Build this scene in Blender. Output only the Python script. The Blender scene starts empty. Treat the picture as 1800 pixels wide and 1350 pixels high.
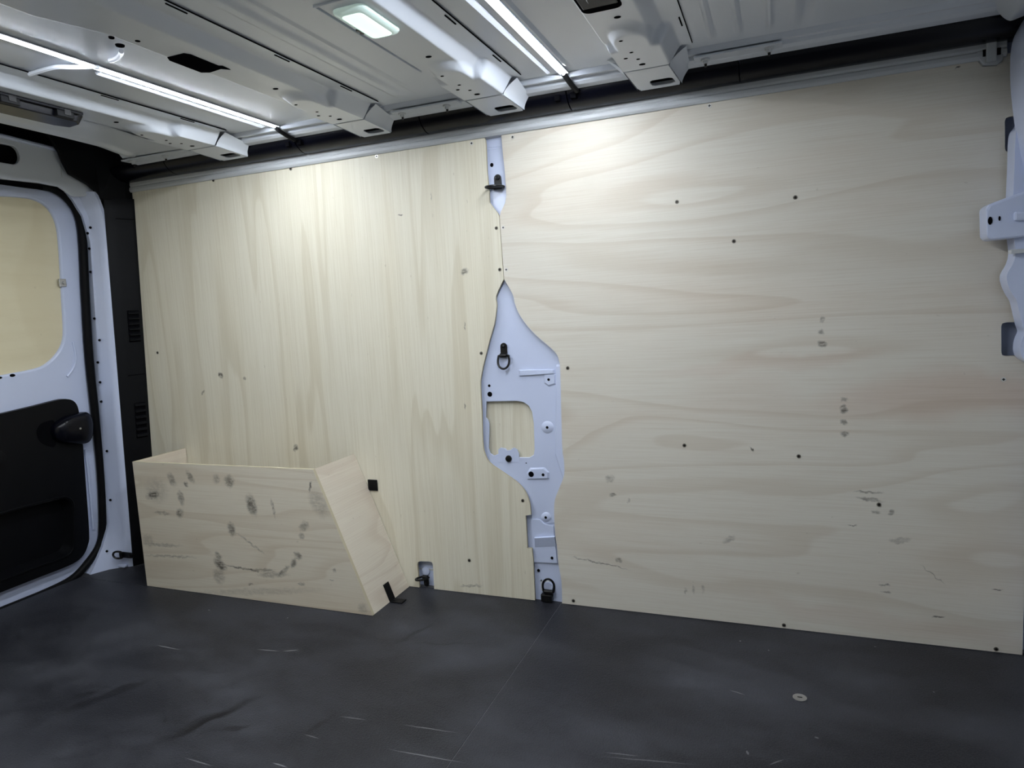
import bpy, bmesh, math, random
from mathutils import Vector, Matrix

random.seed(7)
SC = bpy.context.scene
COL = SC.collection

# ------------------------------------------------------------------ camera
# x runs along the load bay (rear doors at -x), y across it (side wall at y=0), z up
FPX = 1197.5
CAM = Vector((0.0, -1.7002, 0.8148))
YAW, PIT, ROL = -0.37635, 0.11227, 0.05532


def cam_axes():
    cy, sy = math.cos(YAW), math.sin(YAW)
    f = Vector((sy*math.cos(PIT), cy*math.cos(PIT), -math.sin(PIT)))
    r0 = Vector((cy, -sy, 0)); d0 = f.cross(r0)
    cr, sr = math.cos(ROL), math.sin(ROL)
    return cr*r0+sr*d0, -sr*r0+cr*d0, f


AR, AD, AF = cam_axes()
cam = bpy.data.cameras.new('camera'); cam.sensor_width = 36.0; cam.lens = FPX/1800*36
cam.clip_start = 0.01
camo = bpy.data.objects.new('camera', cam); COL.objects.link(camo)
mm = Matrix((AR, -AD, -AF)).transposed().to_4x4(); mm.translation = CAM
camo.matrix_world = mm
SC.camera = camo

# ------------------------------------------------------------------ world, exposure
w = bpy.data.worlds.new('world'); SC.world = w; w.use_nodes = True
w.node_tree.nodes['Background'].inputs[0].default_value = (0.85, 0.93, 1.0, 1)
w.node_tree.nodes['Background'].inputs[1].default_value = 0.07
SC.view_settings.view_transform = 'Standard'
SC.view_settings.look = 'None'
SC.view_settings.gamma = 1
SC.view_settings.use_curve_mapping = False
SC.view_settings.exposure = 0.95
LED_CHIP = 600.0
LED_TAPE_GLOW = 4.0
LAMP = 0.55


# ------------------------------------------------------------------ survey: photo point -> point on a known plane of the van
def ray(px, py):
    return AR*((px-900)/FPX) + AD*((py-675)/FPX) + AF


def W(px, py, Y=0.0):
    d = ray(px, py); return CAM + d*((Y-CAM.y)/d.y)


def F(px, py, Z=0.0):
    d = ray(px, py); return CAM + d*((Z-CAM.z)/d.z)


def RP(px, py, x0, k):
    d = ray(px, py); return CAM + d*((x0+k*CAM.z-CAM.x)/(d.x-k*d.z))


# ------------------------------------------------------------------ materials
def nodes(name):
    m = bpy.data.materials.new(name); m.use_nodes = True
    nt = m.node_tree; b = nt.nodes['Principled BSDF']
    return m, nt, b


def N(nt, t, **kw):
    n = nt.nodes.new(t)
    for k, v in kw.items():
        if k.startswith('i_'):
            n.inputs[int(k[2:])].default_value = v
        else:
            setattr(n, k, v)
    return n


def math_n(nt, op, a, b=None, clamp=False):
    n = nt.nodes.new('ShaderNodeMath'); n.operation = op; n.use_clamp = clamp
    for i, v in enumerate((a, b)):
        if v is None: continue
        if isinstance(v, (int, float)): n.inputs[i].default_value = v
        else: nt.links.new(v, n.inputs[i])
    return n.outputs[0]


def mixc(nt, fac, a, b, mode='MIX'):
    n = nt.nodes.new('ShaderNodeMix'); n.data_type = 'RGBA'; n.blend_type = mode
    for s, v in ((0, fac), (6, a), (7, b)):
        if isinstance(v, (int, float)): n.inputs[s].default_value = v
        elif isinstance(v, tuple): n.inputs[s].default_value = v + (1,) if len(v) == 3 else v
        else: nt.links.new(v, n.inputs[s])
    return n.outputs[2]


def coords(nt, scale=(1, 1, 1), rot=(0, 0, 0), loc=(0, 0, 0)):
    tc = nt.nodes.new('ShaderNodeTexCoord'); mp = nt.nodes.new('ShaderNodeMapping')
    mp.inputs['Scale'].default_value = scale; mp.inputs['Rotation'].default_value = rot; mp.inputs['Location'].default_value = loc
    nt.links.new(tc.outputs['Object'], mp.inputs[0]); return mp.outputs[0]


def noise(nt, vec, scale, detail=3, rough=0.5, dist=0.0):
    n = nt.nodes.new('ShaderNodeTexNoise'); n.inputs['Scale'].default_value = scale
    n.inputs['Detail'].default_value = detail; n.inputs['Roughness'].default_value = rough; n.inputs['Distortion'].default_value = dist
    nt.links.new(vec, n.inputs['Vector']); return n.outputs['Fac']


def maprange(nt, v, a, b, c=0.0, d=1.0):
    n = nt.nodes.new('ShaderNodeMapRange'); n.interpolation_type = 'SMOOTHSTEP'
    for i, x in enumerate((a, b, c, d)): n.inputs[i+1].default_value = x
    nt.links.new(v, n.inputs[0]); return n.outputs[0]


def bump(nt, b, h, strength=0.2, dist=0.002):
    n = nt.nodes.new('ShaderNodeBump'); n.inputs['Strength'].default_value = strength; n.inputs['Distance'].default_value = dist
    nt.links.new(h, n.inputs['Height']); nt.links.new(n.outputs[0], b.inputs['Normal'])


def simple(name, col, rough=0.5, metal=0.0, spec=0.5, var=0.0, coat=0.0, bumpy=0.0, bscale=900):
    m, nt, b = nodes(name)
    b.inputs['Roughness'].default_value = rough; b.inputs['Metallic'].default_value = metal
    b.inputs['Specular IOR Level'].default_value = spec
    b.inputs['Coat Weight'].default_value = coat; b.inputs['Coat Roughness'].default_value = 0.12
    v = noise(nt, coords(nt), 6, 4)
    lo = tuple(c*(1-var) for c in col)
    nt.links.new(mixc(nt, v, lo, tuple(col)), b.inputs['Base Color'])
    if bumpy: bump(nt, b, noise(nt, coords(nt), bscale, 2), bumpy, 0.0006)
    return m


def spot_sum(nt, spots, warp=0.0, wscale=60.0):
    """soft ellipses: (centre, radii, angle about y/z axis, strength); plane 'xz' or 'xy'"""
    tot = None
    tc = nt.nodes.new('ShaderNodeTexCoord'); src = tc.outputs['Object']
    if warp:
        nz = nt.nodes.new('ShaderNodeTexNoise'); nz.inputs['Scale'].default_value = wscale; nz.inputs['Detail'].default_value = 4
        nt.links.new(src, nz.inputs['Vector'])
        sb_ = nt.nodes.new('ShaderNodeVectorMath'); sb_.operation = 'SUBTRACT'; sb_.inputs[1].default_value = (.5, .5, .5); nt.links.new(nz.outputs['Color'], sb_.inputs[0])
        sc_ = nt.nodes.new('ShaderNodeVectorMath'); sc_.operation = 'SCALE'; sc_.inputs['Scale'].default_value = warp; nt.links.new(sb_.outputs[0], sc_.inputs[0])
        ad_ = nt.nodes.new('ShaderNodeVectorMath'); ad_.operation = 'ADD'; nt.links.new(src, ad_.inputs[0]); nt.links.new(sc_.outputs[0], ad_.inputs[1]); src = ad_.outputs[0]
    for (c, r, ang, s, pl) in spots:
        mp = nt.nodes.new('ShaderNodeMapping'); mp.vector_type = 'TEXTURE'
        mp.inputs['Location'].default_value = c
        if pl == 'xz':
            mp.inputs['Rotation'].default_value = (0, -ang, 0); mp.inputs['Scale'].default_value = (r[0], 10, r[1])
        else:
            mp.inputs['Rotation'].default_value = (0, 0, ang); mp.inputs['Scale'].default_value = (r[0], r[1], 10)
        nt.links.new(src, mp.inputs[0])
        ln = nt.nodes.new('ShaderNodeVectorMath'); ln.operation = 'LENGTH'; nt.links.new(mp.outputs[0], ln.inputs[0])
        v = maprange(nt, ln.outputs['Value'], 0.35, 1.0, s, 0.0)
        tot = v if tot is None else math_n(nt, 'ADD', tot, v)
    return tot


def wood(name, axis, light, dark, pink, spots=(), fig=1.0, rough=0.5, seed=0.0, pinkz=None):
    """pale rotary-cut veneer; axis = grain direction 'x' or 'z'"""
    m, nt, b = nodes(name)
    b.inputs['Roughness'].default_value = rough; b.inputs['Specular IOR Level'].default_value = 0.45
    if axis == 'x': s_f, s_c, s_p = (1.2, 1, 90), (0.38, 1, 2.6), (0.7, 1, 3.4)
    else: s_f, s_c, s_p = (90, 1, 1.2), (4.0, 1, 0.35), (4.5, 1, 0.5)
    loc = (seed, seed*0.7, seed*1.3)
    fine = noise(nt, coords(nt, s_f, loc=loc), 4.0, 5, 0.65)
    cont = noise(nt, coords(nt, s_c, loc=loc), 1.25, 2.5, 0.45, 0.35)
    k = math_n(nt, 'FRACT', math_n(nt, 'MULTIPLY', cont, 15.0*fig))
    line = math_n(nt, 'MULTIPLY', maprange(nt, k, 0.60, 0.94), maprange(nt, k, 1.0, 0.94))
    patch = maprange(nt, noise(nt, coords(nt, s_p, loc=loc), 1.3, 3), 0.45, 0.75)
    c = mixc(nt, maprange(nt, fine, 0.35, 0.75), light, tuple(0.5*(p+q) for p, q in zip(light, dark)))
    c = mixc(nt, math_n(nt, 'MULTIPLY', line, 0.46), c, dark)
    c = mixc(nt, math_n(nt, 'MULTIPLY', patch, 0.6), c, pink, 'MULTIPLY')
    fleck = maprange(nt, noise(nt, coords(nt, (18, 18, 40) if axis == 'x' else (40, 18, 18), loc=loc), 2.2, 2), 0.72, 0.80)
    c = mixc(nt, math_n(nt, 'MULTIPLY', fleck, 0.25), c, (0.25, 0.20, 0.13))
    if pinkz:
        c = mixc(nt, math_n(nt, 'MULTIPLY', spot_sum(nt, pinkz, .12, 5.0), maprange(nt, cont, 0.3, 0.62), True), c, (0.92, 0.83, 0.80), 'MULTIPLY')
    if spots:
        sp = spot_sum(nt, spots, .016, 70.0)
        br = maprange(nt, noise(nt, coords(nt, (50, 50, 120), rot=(0, .3, 0)), 1.1, 6, 0.75), 0.26, 0.62)
        f = math_n(nt, 'MULTIPLY', sp, br, True)
        c = mixc(nt, math_n(nt, 'MULTIPLY', f, 1.0), c, (0.12, 0.105, 0.085))
    nt.links.new(c, b.inputs['Base Color'])
    bump(nt, b, fine, 0.08, 0.001)
    return m


def px_spots(lst, Y=0.0):
    """wear marks read off the photo: (px, py, half width px, half height px, angle deg, strength)"""
    out = []
    for (x, y, rx, ry, a, s) in lst:
        c = W(x, y, Y); e = W(x+1, y, Y); u = (e-c).length
        out.append((tuple(c), (rx*u*1.15, ry*u*1.1), math.radians(a), s, 'xz'))
    return out


M = {}
M['paint'] = simple('white_body_paint', (0.60, 0.665, 0.865), 0.28, spec=0.5, var=0.03, coat=0.35)
M['skin'] = simple('roof_sheet_paint', (0.66, 0.70, 0.77), 0.33, spec=0.5, var=0.04, coat=0.2)
M['rail'] = simple('grey_white_primer', (0.58, 0.60, 0.62), 0.42, var=0.05)
M['black'] = simple('black_grained_plastic', (0.0025, 0.0028, 0.004), 0.5, spec=0.18, bumpy=0.25)
M['tube'] = simple('black_satin_plastic', (0.0022, 0.0025, 0.006), 0.27, spec=0.26)
M['void'] = simple('cavity_shade_black', (0.004, 0.004, 0.005), 0.9, spec=0.0)  # near-black painted for the shade inside holes and gaps; also some black clips
M['rubber'] = simple('black_rubber', (0.003, 0.003, 0.0035), 0.6, spec=0.15)
M['steel'] = simple('zinc_steel', (0.55, 0.55, 0.56), 0.35, metal=1.0)
M['screw'] = simple('dull_screw_head', (0.20, 0.18, 0.15), 0.45, metal=0.7)
M['screwp'] = simple('bright_screw_head', (0.75, 0.74, 0.70), 0.4, metal=0.5)
M['ring'] = simple('black_coated_steel', (0.004, 0.004, 0.0045), 0.34, spec=0.35)
M['clip'] = simple('pale_yellow_plastic', (0.55, 0.56, 0.30), 0.5)
M['cable'] = simple('white_cable_sheath', (0.72, 0.75, 0.82), 0.4)
M['sub'] = simple('grey_subfloor', (0.20, 0.20, 0.21), 0.8)
M['edge'] = simple('plywood_edge', (0.62, 0.54, 0.38), 0.7, var=0.25)


def emit(name, col, s, base=(0.8, 0.8, 0.8)):
    m, nt, b = nodes(name)
    b.inputs['Base Color'].default_value = base + (1,)
    b.inputs['Emission Color'].default_value = col + (1,); b.inputs['Emission Strength'].default_value = s
    return m


M['chip'] = emit('led_chip', (0.88, 0.935, 1.0), LED_CHIP)
M['tape'] = emit('led_tape_glow', (0.88, 0.935, 1.0), LED_TAPE_GLOW)  # wide glowing tape stands in for the bloom round the chips
M['chipside'] = emit('led_chip_side', (0.84, 0.91, 1.0), 150.0)
M['diff'] = emit('lamp_diffuser', (0.72, 1.0, 0.86), LAMP)
m, nt, b = nodes('clear_lamp_rim')
b.inputs['Base Color'].default_value = (0.75, 0.9, 0.85, 1); b.inputs['Roughness'].default_value = 0.12
b.inputs['Emission Color'].default_value = (0.75, 1.0, 0.9, 1); b.inputs['Emission Strength'].default_value = 0.10
M['rim'] = m

LIGHT, DARK, PINK = (0.72, 0.685, 0.60), (0.58, 0.51, 0.41), (0.95, 0.86, 0.80)
spF = px_spots([(1445, 562, 5, 8, 0, .6), (1444, 583, 6, 6, 0, .65), (1446, 604, 10, 8, 0, .9),
    (1484, 702, 8, 5, 0, .6), (1483, 719, 8, 10, 0, 1.0), (1483, 743, 7, 7, 0, .8), (1485, 762, 9, 6, 0, .85),
    (1072, 842, 9, 8, 0, .6), (1077, 870, 7, 4, 0, .8), (1527, 866, 28, 3, -2, .8), (1528, 878, 26, 5, -8, .7),
    (1540, 900, 9, 5, 0, .6), (1567, 901, 8, 6, 20, .7), (1499, 923, 9, 2, 0, 1.4), (1087, 985, 7, 5, 0, .7), (1055, 990, 55, 1.6, -8, .9),
    (1282, 948, 13, 6, 30, .55), (1556, 1029, 12, 3, 0, .8), (1557, 1040, 10, 2.5, 0, .7), (1752, 1037, 9, 2, 0, 1.4),
    (1322, 789, 7, 2, -50, 1.3), (1205, 1038, 3, 8, 0, .5), (1220, 1036, 3, 9, 0, .5), (1236, 1036, 3, 9, 0, .5), (1580, 950, 22, 7, 10, .45),
    (1650, 1084, 12, 3, 0, 1.0), (1640, 1010, 30, 2, -40, .6), (1683, 119, 4, 3, 0, 1.4), (1105, 880, 3, 5, 0, .5)])
spR = px_spots([(388, 660, 4, 6, 30, 1.2), (816, 478, 8, 6, 30, .9), (704, 377, 5, 2, 0, .9), (430, 665, 3, 3, 0, .8), (520, 789, 6, 3, 30, .9),
    (357, 690, 5, 2, 40, .8), (758, 345, 1, 8, 0, .6), (817, 574, 1.5, 7, 0, .8), (520, 785, 5, 4, 0, .6), (817, 714, 2, 5, 0, .8), (828, 1030, 22, 3, 8, .6)])
spB = px_spots([(302, 843, 7, 12, 30, .7), (334, 838, 5, 12, 35, .75), (327, 852, 5, 4, -40, .9), (403, 846, 10, 10, 30, .85), (380, 842, 7, 8, 0, .6),
    (268, 870, 14, 6, 15, .8), (318, 875, 6, 12, 10, .7), (316, 902, 8, 7, 40, .9), (285, 902, 16, 3, 0, .6), (275, 862, 22, 20, 0, .3), (442, 888, 10, 18, 12, .95), (480, 893, 3, 16, 10, .6),
    (407, 930, 8, 11, 15, .85), (440, 955, 30, 2, -30, .5), (387, 992, 13, 8, -30, 1.0), (384, 977, 7, 5, -30, .8), (385, 1012, 12, 14, 0, .5), (425, 999, 34, 2, -4, .9), (462, 1002, 22, 3, 5, .7), (480, 1010, 30, 5, 6, .55),
    (500, 1003, 14, 4, 40, .7), (516, 990, 9, 6, 60, .8), (524, 977, 6, 9, 70, .85), (534, 925, 10, 8, 30, .7), (545, 855, 2, 9, -20, 1.2), (560, 885, 16, 26, 30, .4), (530, 942, 6, 6, 0, .6),
    (285, 958, 36, 3, 2, .45), (300, 978, 50, 2, 3, .5), (260, 950, 12, 10, 0, .35), (530, 1027, 8, 3, 0, .6), (440, 1027, 5, 2, 0, .9), (588, 1002, 4, 4, 0, .7), (638, 1070, 10, 10, 0, .4), (450, 1040, 120, 6, 7, .25), (583, 1020, 4, 2, 0, .6)], -0.2)
PINKZ = px_spots([(1720, 700, 330, 62, 2, 1.3), (1560, 1095, 330, 32, -4, .8), (1350, 640, 230, 20, 4, .5), (1300, 700, 120, 60, 0, .35)])
M['plyF'] = wood('plywood_front_panel', 'x', LIGHT, DARK, PINK, spF, 0.8, 0.5, 0.0, PINKZ)
M['plyR'] = wood('plywood_rear_panel', 'z', (0.75, 0.71, 0.585), (0.58, 0.52, 0.38), (0.96, 0.93, 0.87), spR, 0.45, 0.5, 3.1)
M['plyB'] = wood('plywood_box_board', 'x', (0.73, 0.675, 0.56), (0.58, 0.49, 0.37), (0.92, 0.86, 0.80), spB, 1.3, 0.55, 5.3)
M['plyS'] = wood('plywood_slanted_board', 'x', (0.74, 0.68, 0.57), (0.60, 0.51, 0.41), (0.95, 0.84, 0.80), (), 0.8, 0.55, 8.8)
M['plyW'] = wood('plywood_window_board', 'z', (0.74, 0.67, 0.47), (0.67, 0.59, 0.39), (0.96, 0.92, 0.85), (), 0.5, 0.5, 11.0)


def floor_material():
    m, nt, b = nodes('black_mesh_floor_board')
    fine = noise(nt, coords(nt, (1, 1, 1)), 420, 2)
    dust = maprange(nt, noise(nt, coords(nt, (1, 1.6, 1), rot=(0, 0, 0.5), loc=(3.1, 1.7, 0)), 2.6, 7, 0.66), 0.36, 0.78)
    c = mixc(nt, dust, (0.0115, 0.012, 0.0165), (0.054, 0.056, 0.067))
    c = mixc(nt, math_n(nt, 'MULTIPLY', maprange(nt, fine, 0.45, 0.7), 0.45), c, (0.055, 0.056, 0.062))
    spk = maprange(nt, noise(nt, coords(nt, (1, 1, 1)), 150, 3, 0.7), 0.60, 0.74)
    c = mixc(nt, math_n(nt, 'MULTIPLY', spk, 0.30), c, (0.085, 0.087, 0.098))
    def S(x0, y0, x1, y1, wd, s):
        a, e = F(x0, y0), F(x1, y1); mid = (a+e)/2; d = e-a
        return (tuple(mid), (d.length/2, wd), math.atan2(d.y, d.x), s, 'xy')
    dark_streaks = [S(80, 1262, 290, 1186, .022, .9), S(250, 1318, 480, 1212, .022, .9), S(300, 1302, 420, 1240, .014, .8), S(120, 1226, 166, 1220, .022, .8), S(385, 1284, 455, 1270, .012, .9),
           S(530, 1292, 600, 1250, .010, .9), S(685, 1138, 770, 1090, .010, .7), S(690, 1134, 880, 1126, .006, .5), S(285, 1268, 297, 1266, .010, .9)]
    c = mixc(nt, math_n(nt, 'MULTIPLY', spot_sum(nt, dark_streaks, .06, 16.0), 0.75, True), c, (0.006, 0.006, 0.008))  # darker elongated streaks on the boards
    scr = [S(270, 1133, 320, 1143, .0022, .8), S(448, 1141, 494, 1145, .0022, .8), S(494, 1145, 528, 1142, .0022, .8), S(475, 1340, 508, 1350, .002, .8), S(530, 1290, 565, 1299, .002, .5),
           S(592, 1258, 650, 1267, .002, .5), S(695, 1272, 815, 1290, .002, .5), S(668, 1314, 830, 1344, .002, .6), S(320, 1330, 380, 1348, .002, .5),
           S(1057, 1322, 1130, 1330, .002, .45), S(1280, 1212, 1312, 1222, .002, .5), S(1040, 1328, 1240, 1346, .002, .35), S(1312, 1318, 1316, 1328, .003, .6), S(1430, 1295, 1440, 1299, .003, .6), S(1350, 1346, 1380, 1334, .002, .5),
           S(1299, 1127, 1303, 1127, .003, 1.0), S(1349, 1143, 1352, 1143, .003, .9), S(366, 1072, 369, 1073, .003, .9), S(504, 1086, 507, 1086, .003, .9), S(1535, 1136, 1541, 1137, .002, .7), S(1640, 1216, 1644, 1216, .003, .6)]
    c = mixc(nt, math_n(nt, 'MULTIPLY', spot_sum(nt, scr, .006, 20.0), 0.6, True), c, (0.40, 0.40, 0.41))
    hair = maprange(nt, noise(nt, coords(nt, (2, 60, 1), rot=(0, 0, 0.12)), 3.0, 3, 0.6), 0.70, 0.80)
    c = mixc(nt, math_n(nt, 'MULTIPLY', hair, 0.18), c, (0.18, 0.18, 0.19))
    nt.links.new(c, b.inputs['Base Color'])
    b.inputs['Specular IOR Level'].default_value = 0.24
    r = maprange(nt, dust, 0.0, 1.0, 0.42, 0.62); nt.links.new(r, b.inputs['Roughness'])
    vo = nt.nodes.new('ShaderNodeTexVoronoi'); vo.inputs['Scale'].default_value = 330; nt.links.new(coords(nt), vo.inputs['Vector'])
    bump(nt, b, vo.outputs['Distance'], 0.35, 0.0015)
    return m


M['floor'] = floor_material()


# ------------------------------------------------------------------ mesh helpers
def tag(o, label=None, cat=None, group=None, kind=None):
    if label: o['label'] = label
    if cat: o['category'] = cat
    if group: o['group'] = group
    if kind: o['kind'] = kind
    return o


def thing(name, label, cat, loc, group=None):
    o = bpy.data.objects.new(name, None); COL.objects.link(o); o.location = loc; o.empty_display_size = 0.05
    return tag(o, label, cat, group)


def adopt(o, parent):
    if parent is not None:
        o.parent = parent
        par, inv = parent, Matrix.Identity(4)
        chain = []
        while par is not None:
            chain.append(par); par = par.parent
        for p in reversed(chain):
            inv = inv @ (p.matrix_parent_inverse if p.parent else Matrix.Identity(4)) @ p.matrix_basis
        o.matrix_parent_inverse = inv.inverted()


def obj(name, bm, mat, parent=None, smooth=False, bevel=0.0, recalc=True):
    if recalc: bmesh.ops.recalc_face_normals(bm, faces=bm.faces)
    me = bpy.data.meshes.new(name); bm.to_mesh(me); bm.free()
    o = bpy.data.objects.new(name, me); COL.objects.link(o)
    mats = mat if isinstance(mat, (list, tuple)) else [mat]
    for k in mats: me.materials.append(M[k])
    if smooth:
        for p in me.polygons: p.use_smooth = True
        try: me.set_sharp_from_angle(angle=math.radians(38))
        except Exception: pass
    if bevel:
        bv = o.modifiers.new('bevel', 'BEVEL'); bv.width = bevel; bv.segments = 2; bv.limit_method = 'ANGLE'; bv.angle_limit = math.radians(35)
    adopt(o, parent)
    return o


def hexa(bm, pts):
    v = [bm.verts.new(p) for p in pts]
    for f in ((0, 1, 2, 3), (7, 6, 5, 4), (0, 4, 5, 1), (1, 5, 6, 2), (2, 6, 7, 3), (3, 7, 4, 0)): bm.faces.new([v[i] for i in f])


def box(bm, x0, x1, y0, y1, z0, z1):
    hexa(bm, [(x0, y0, z0), (x1, y0, z0), (x1, y1, z0), (x0, y1, z0), (x0, y0, z1), (x1, y0, z1), (x1, y1, z1), (x0, y1, z1)])


def plate(outer, off, holes=(), bm=None, edge_mat=None):
    """planar outline (3-D points) with holes, given thickness along vector off"""
    bm = bm or bmesh.new(); off = Vector(off)
    n0 = set(bm.faces); loops = []; edges = []
    for lp in [outer]+list(holes):
        vs = [bm.verts.new(p) for p in lp]; loops.append(vs)
        edges += [bm.edges.new((vs[i], vs[(i+1) % len(vs)])) for i in range(len(vs))]
    a, b_, c = Vector(outer[0]), Vector(outer[len(outer)//3]), Vector(outer[2*len(outer)//3])
    bmesh.ops.triangle_fill(bm, use_beauty=True, use_dissolve=False, edges=edges, normal=off.normalized())
    front = [f for f in bm.faces if f not in n0]
    mp = {}
    for vs in loops:
        for v in vs: mp[v] = bm.verts.new(v.co+off)
    for f in front:
        bm.faces.new([mp[v] for v in reversed(f.verts)])
    for vs in loops:
        for i in range(len(vs)):
            q = vs[(i+1) % len(vs)]
            f = bm.faces.new((vs[i], q, mp[q], mp[vs[i]]))
            if edge_mat is not None: f.material_index = edge_mat
    return bm


def spline(pts, n=6, closed=False):
    """Catmull-Rom through points"""
    pts = [Vector(p) for p in pts]; out = []; L = len(pts)
    for i in range(L if closed else L-1):
        g = (lambda k: pts[k % L]) if closed else (lambda k: pts[max(0, min(L-1, k))])
        p0, p1, p2, p3 = g(i-1), g(i), g(i+1), g(i+2)
        for s in range(n):
            t = s/n
            out.append(0.5*((2*p1)+(p2-p0)*t+(2*p0-5*p1+4*p2-p3)*t*t+(3*p1-p0-3*p2+p3)*t**3))
    if not closed: out.append(pts[-1])
    return out


def tube(bm, path, r, sides=8, closed=False, rz=None):
    path = [Vector(p) for p in path]; L = len(path); rings = []
    up = Vector((0.13, 0.21, 0.97)); prev = None
    for i, p in enumerate(path):
        t = (path[(i+1) % L]-path[i-1]) if closed else (path[min(i+1, L-1)]-path[max(i-1, 0)])
        t.normalize()
        u = (prev if prev is not None else up); u = (u-t*u.dot(t)).normalized(); prev = u; v = t.cross(u)
        rings.append([bm.verts.new(p+(u*math.cos(2*math.pi*k/sides)+v*math.sin(2*math.pi*k/sides))*r) for k in range(sides)])
    for i in range(L if closed else L-1):
        a, b_ = rings[i], rings[(i+1) % L]
        for k in range(sides): bm.faces.new((a[k], a[(k+1) % sides], b_[(k+1) % sides], b_[k]))
    if not closed:
        bm.faces.new(rings[0]); bm.faces.new(rings[-1])
    return bm


def extr_x(bm, prof, x0, x1):
    """profile [(y,z)..] swept along x with closed ends"""
    a = [bm.verts.new((x0, y, z)) for y, z in prof]; b_ = [bm.verts.new((x1, y, z)) for y, z in prof]
    n = len(prof)
    for i in range(n): bm.faces.new((a[i], a[(i+1) % n], b_[(i+1) % n], b_[i]))
    bm.faces.new(a); bm.faces.new(b_)
    return bm


def disc(bm, c, nrm, r, h, seg=14, sx=1.0, dome=0.0):
    """short round plug from c along nrm"""
    n = Vector(nrm).normalized(); u = n.orthogonal().normalized()
    if abs(n.y) > .8: u = Vector((1, 0, 0))
    if abs(n.z) > .8: u = Vector((1, 0, 0))
    if abs(n.x) > .8: u = Vector((0, 1, 0))
    u = (u-n*u.dot(n)).normalized(); v = n.cross(u); c = Vector(c)
    lo = [bm.verts.new(c+u*math.cos(2*math.pi*k/seg)*r*sx+v*math.sin(2*math.pi*k/seg)*r) for k in range(seg)]
    hi = [bm.verts.new(c+n*h+u*math.cos(2*math.pi*k/seg)*r*sx*.9+v*math.sin(2*math.pi*k/seg)*r*.9) for k in range(seg)]
    for k in range(seg): bm.faces.new((lo[k], lo[(k+1) % seg], hi[(k+1) % seg], hi[k]))
    if dome:
        t = bm.verts.new(c+n*(h+dome))
        for k in range(seg): bm.faces.new((hi[k], hi[(k+1) % seg], t))
    else: bm.faces.new(hi)
    bm.faces.new(list(reversed(lo)))
    return bm


def rrect(u0, u1, v0, v1, r, n=5):
    out = []
    for cx, cy, a0 in ((u1-r, v1-r, 0), (u0+r, v1-r, 90), (u0+r, v0+r, 180), (u1-r, v0+r, 270)):
        for k in range(n+1):
            a = math.radians(a0+90*k/n); out.append((cx+r*math.cos(a), cy+r*math.sin(a)))
    return out


def hole(parent, c, nrm, r, sx=1.0, name='bolt_hole'):
    return obj(name, disc(bmesh.new(), Vector(c)-Vector(nrm)*0.002, nrm, r, 0.0026, 12, sx), 'void', parent)  # dark disc on the surface, coloured for the shade in a hole


def sstep(a, b_, x):
    t = max(0.0, min(1.0, (x-a)/(b_-a))); return t*t*(3-2*t)


# ================================================================== THE SETTING
ZS, ZB = 1.340, 1.304          # roof sheet, lowered end pads of the roof beams
ZM = ZB+.012                   # underside of the beams between the pads
XR, XF = -2.24, 0.52           # rear and front of the load bay
YO = -1.66                     # opposite side

# ---- floor: boards on a pale sub-floor that shows in the joints
bm = bmesh.new(); box(bm, XR, XF+.1, YO, 0.05, -0.03, -0.0012)
floor = obj('floor', bm, 'sub'); tag(floor, 'black mesh-faced load floor of butted boards with scratches', None, None, 'structure')
xs = F(982, 1067).x; g = 0.0008; xi = -1.06
for ol in ([(XR, YO), (xs-g, YO), (xs-g, .012), (xi+.002, .012), (xi+.002, -.2025), (XR, -.2025)],
           [(XR, -.2000), (xi, -.2000), (xi, .012), (XR, .012)],
           [(xs+g, YO), (XF+.1, YO), (XF+.1, .012), (xs+g, .012)]):
    obj('floor_board', plate([Vector((x, y, 0)) for x, y in ol], (0, 0, -.0012)), 'floor', floor)

# ---- body side behind the lining
bm = bmesh.new(); box(bm, XR+.1, XF+.1, 0.032, 0.05, -0.02, 1.36)
wall = obj('wall_left', bm, 'paint'); tag(wall, 'painted steel body side behind the plywood lining', None, None, 'structure')
# opposite side, behind the photographer's left shoulder, and the bulkhead
bm = bmesh.new(); box(bm, XR, -0.85, YO-.03, YO, -0.02, 1.36)
tag(obj('wall_right', bm, 'plyR'), 'plywood lined side across the load bay', None, None, 'structure')
bm = bmesh.new(); box(bm, XF, XF+.03, YO+.35, 0.03, 0.0, 1.37)
tag(obj('wall_front', bm, 'rail'), 'grey bulkhead closing the front of the bay', None, None, 'structure')

# ---- roof sheet with pressed beads
beads = [(-0.849, .016, -.006), (-0.806, .004, -.003), 
         (-0.120, .005, -.005), (-0.068, .005, -.005), (-0.009, .005, -.005), (0.035, .005, -.003), (0.057, .010, .007),
         (-0.430, .004, -.008), (0.20, .01, .004), (0.32, .008, -.004)]


def roof_mesh(x0, x1):
    bm = bmesh.new(); nx = int((x1-x0)/0.004)
    ys = [-0.128, -0.15, -0.17, -0.19, -0.21, -0.24, -0.3, -0.6, -1.0, YO]
    grid = []
    for y in ys:
        row = []
        for i in range(nx+1):
            x = x0+(x1-x0)*i/nx; z = ZS
            fade = sstep(-0.16, -0.21, y)
            for (bx_, wd, dp) in beads:
                d = abs(x-bx_)
                if d < wd*2: z += dp*fade*(1-sstep(wd*.5, wd*1.3, d))
            row.append(bm.verts.new((x, y, z)))
        grid.append(row)
    for j in range(len(ys)-1):
        for i in range(nx): bm.faces.new((grid[j][i], grid[j+1][i], grid[j+1][i+1], grid[j][i+1]))
    return bm


bm = roof_mesh(-1.78, XF+.1)
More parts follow.
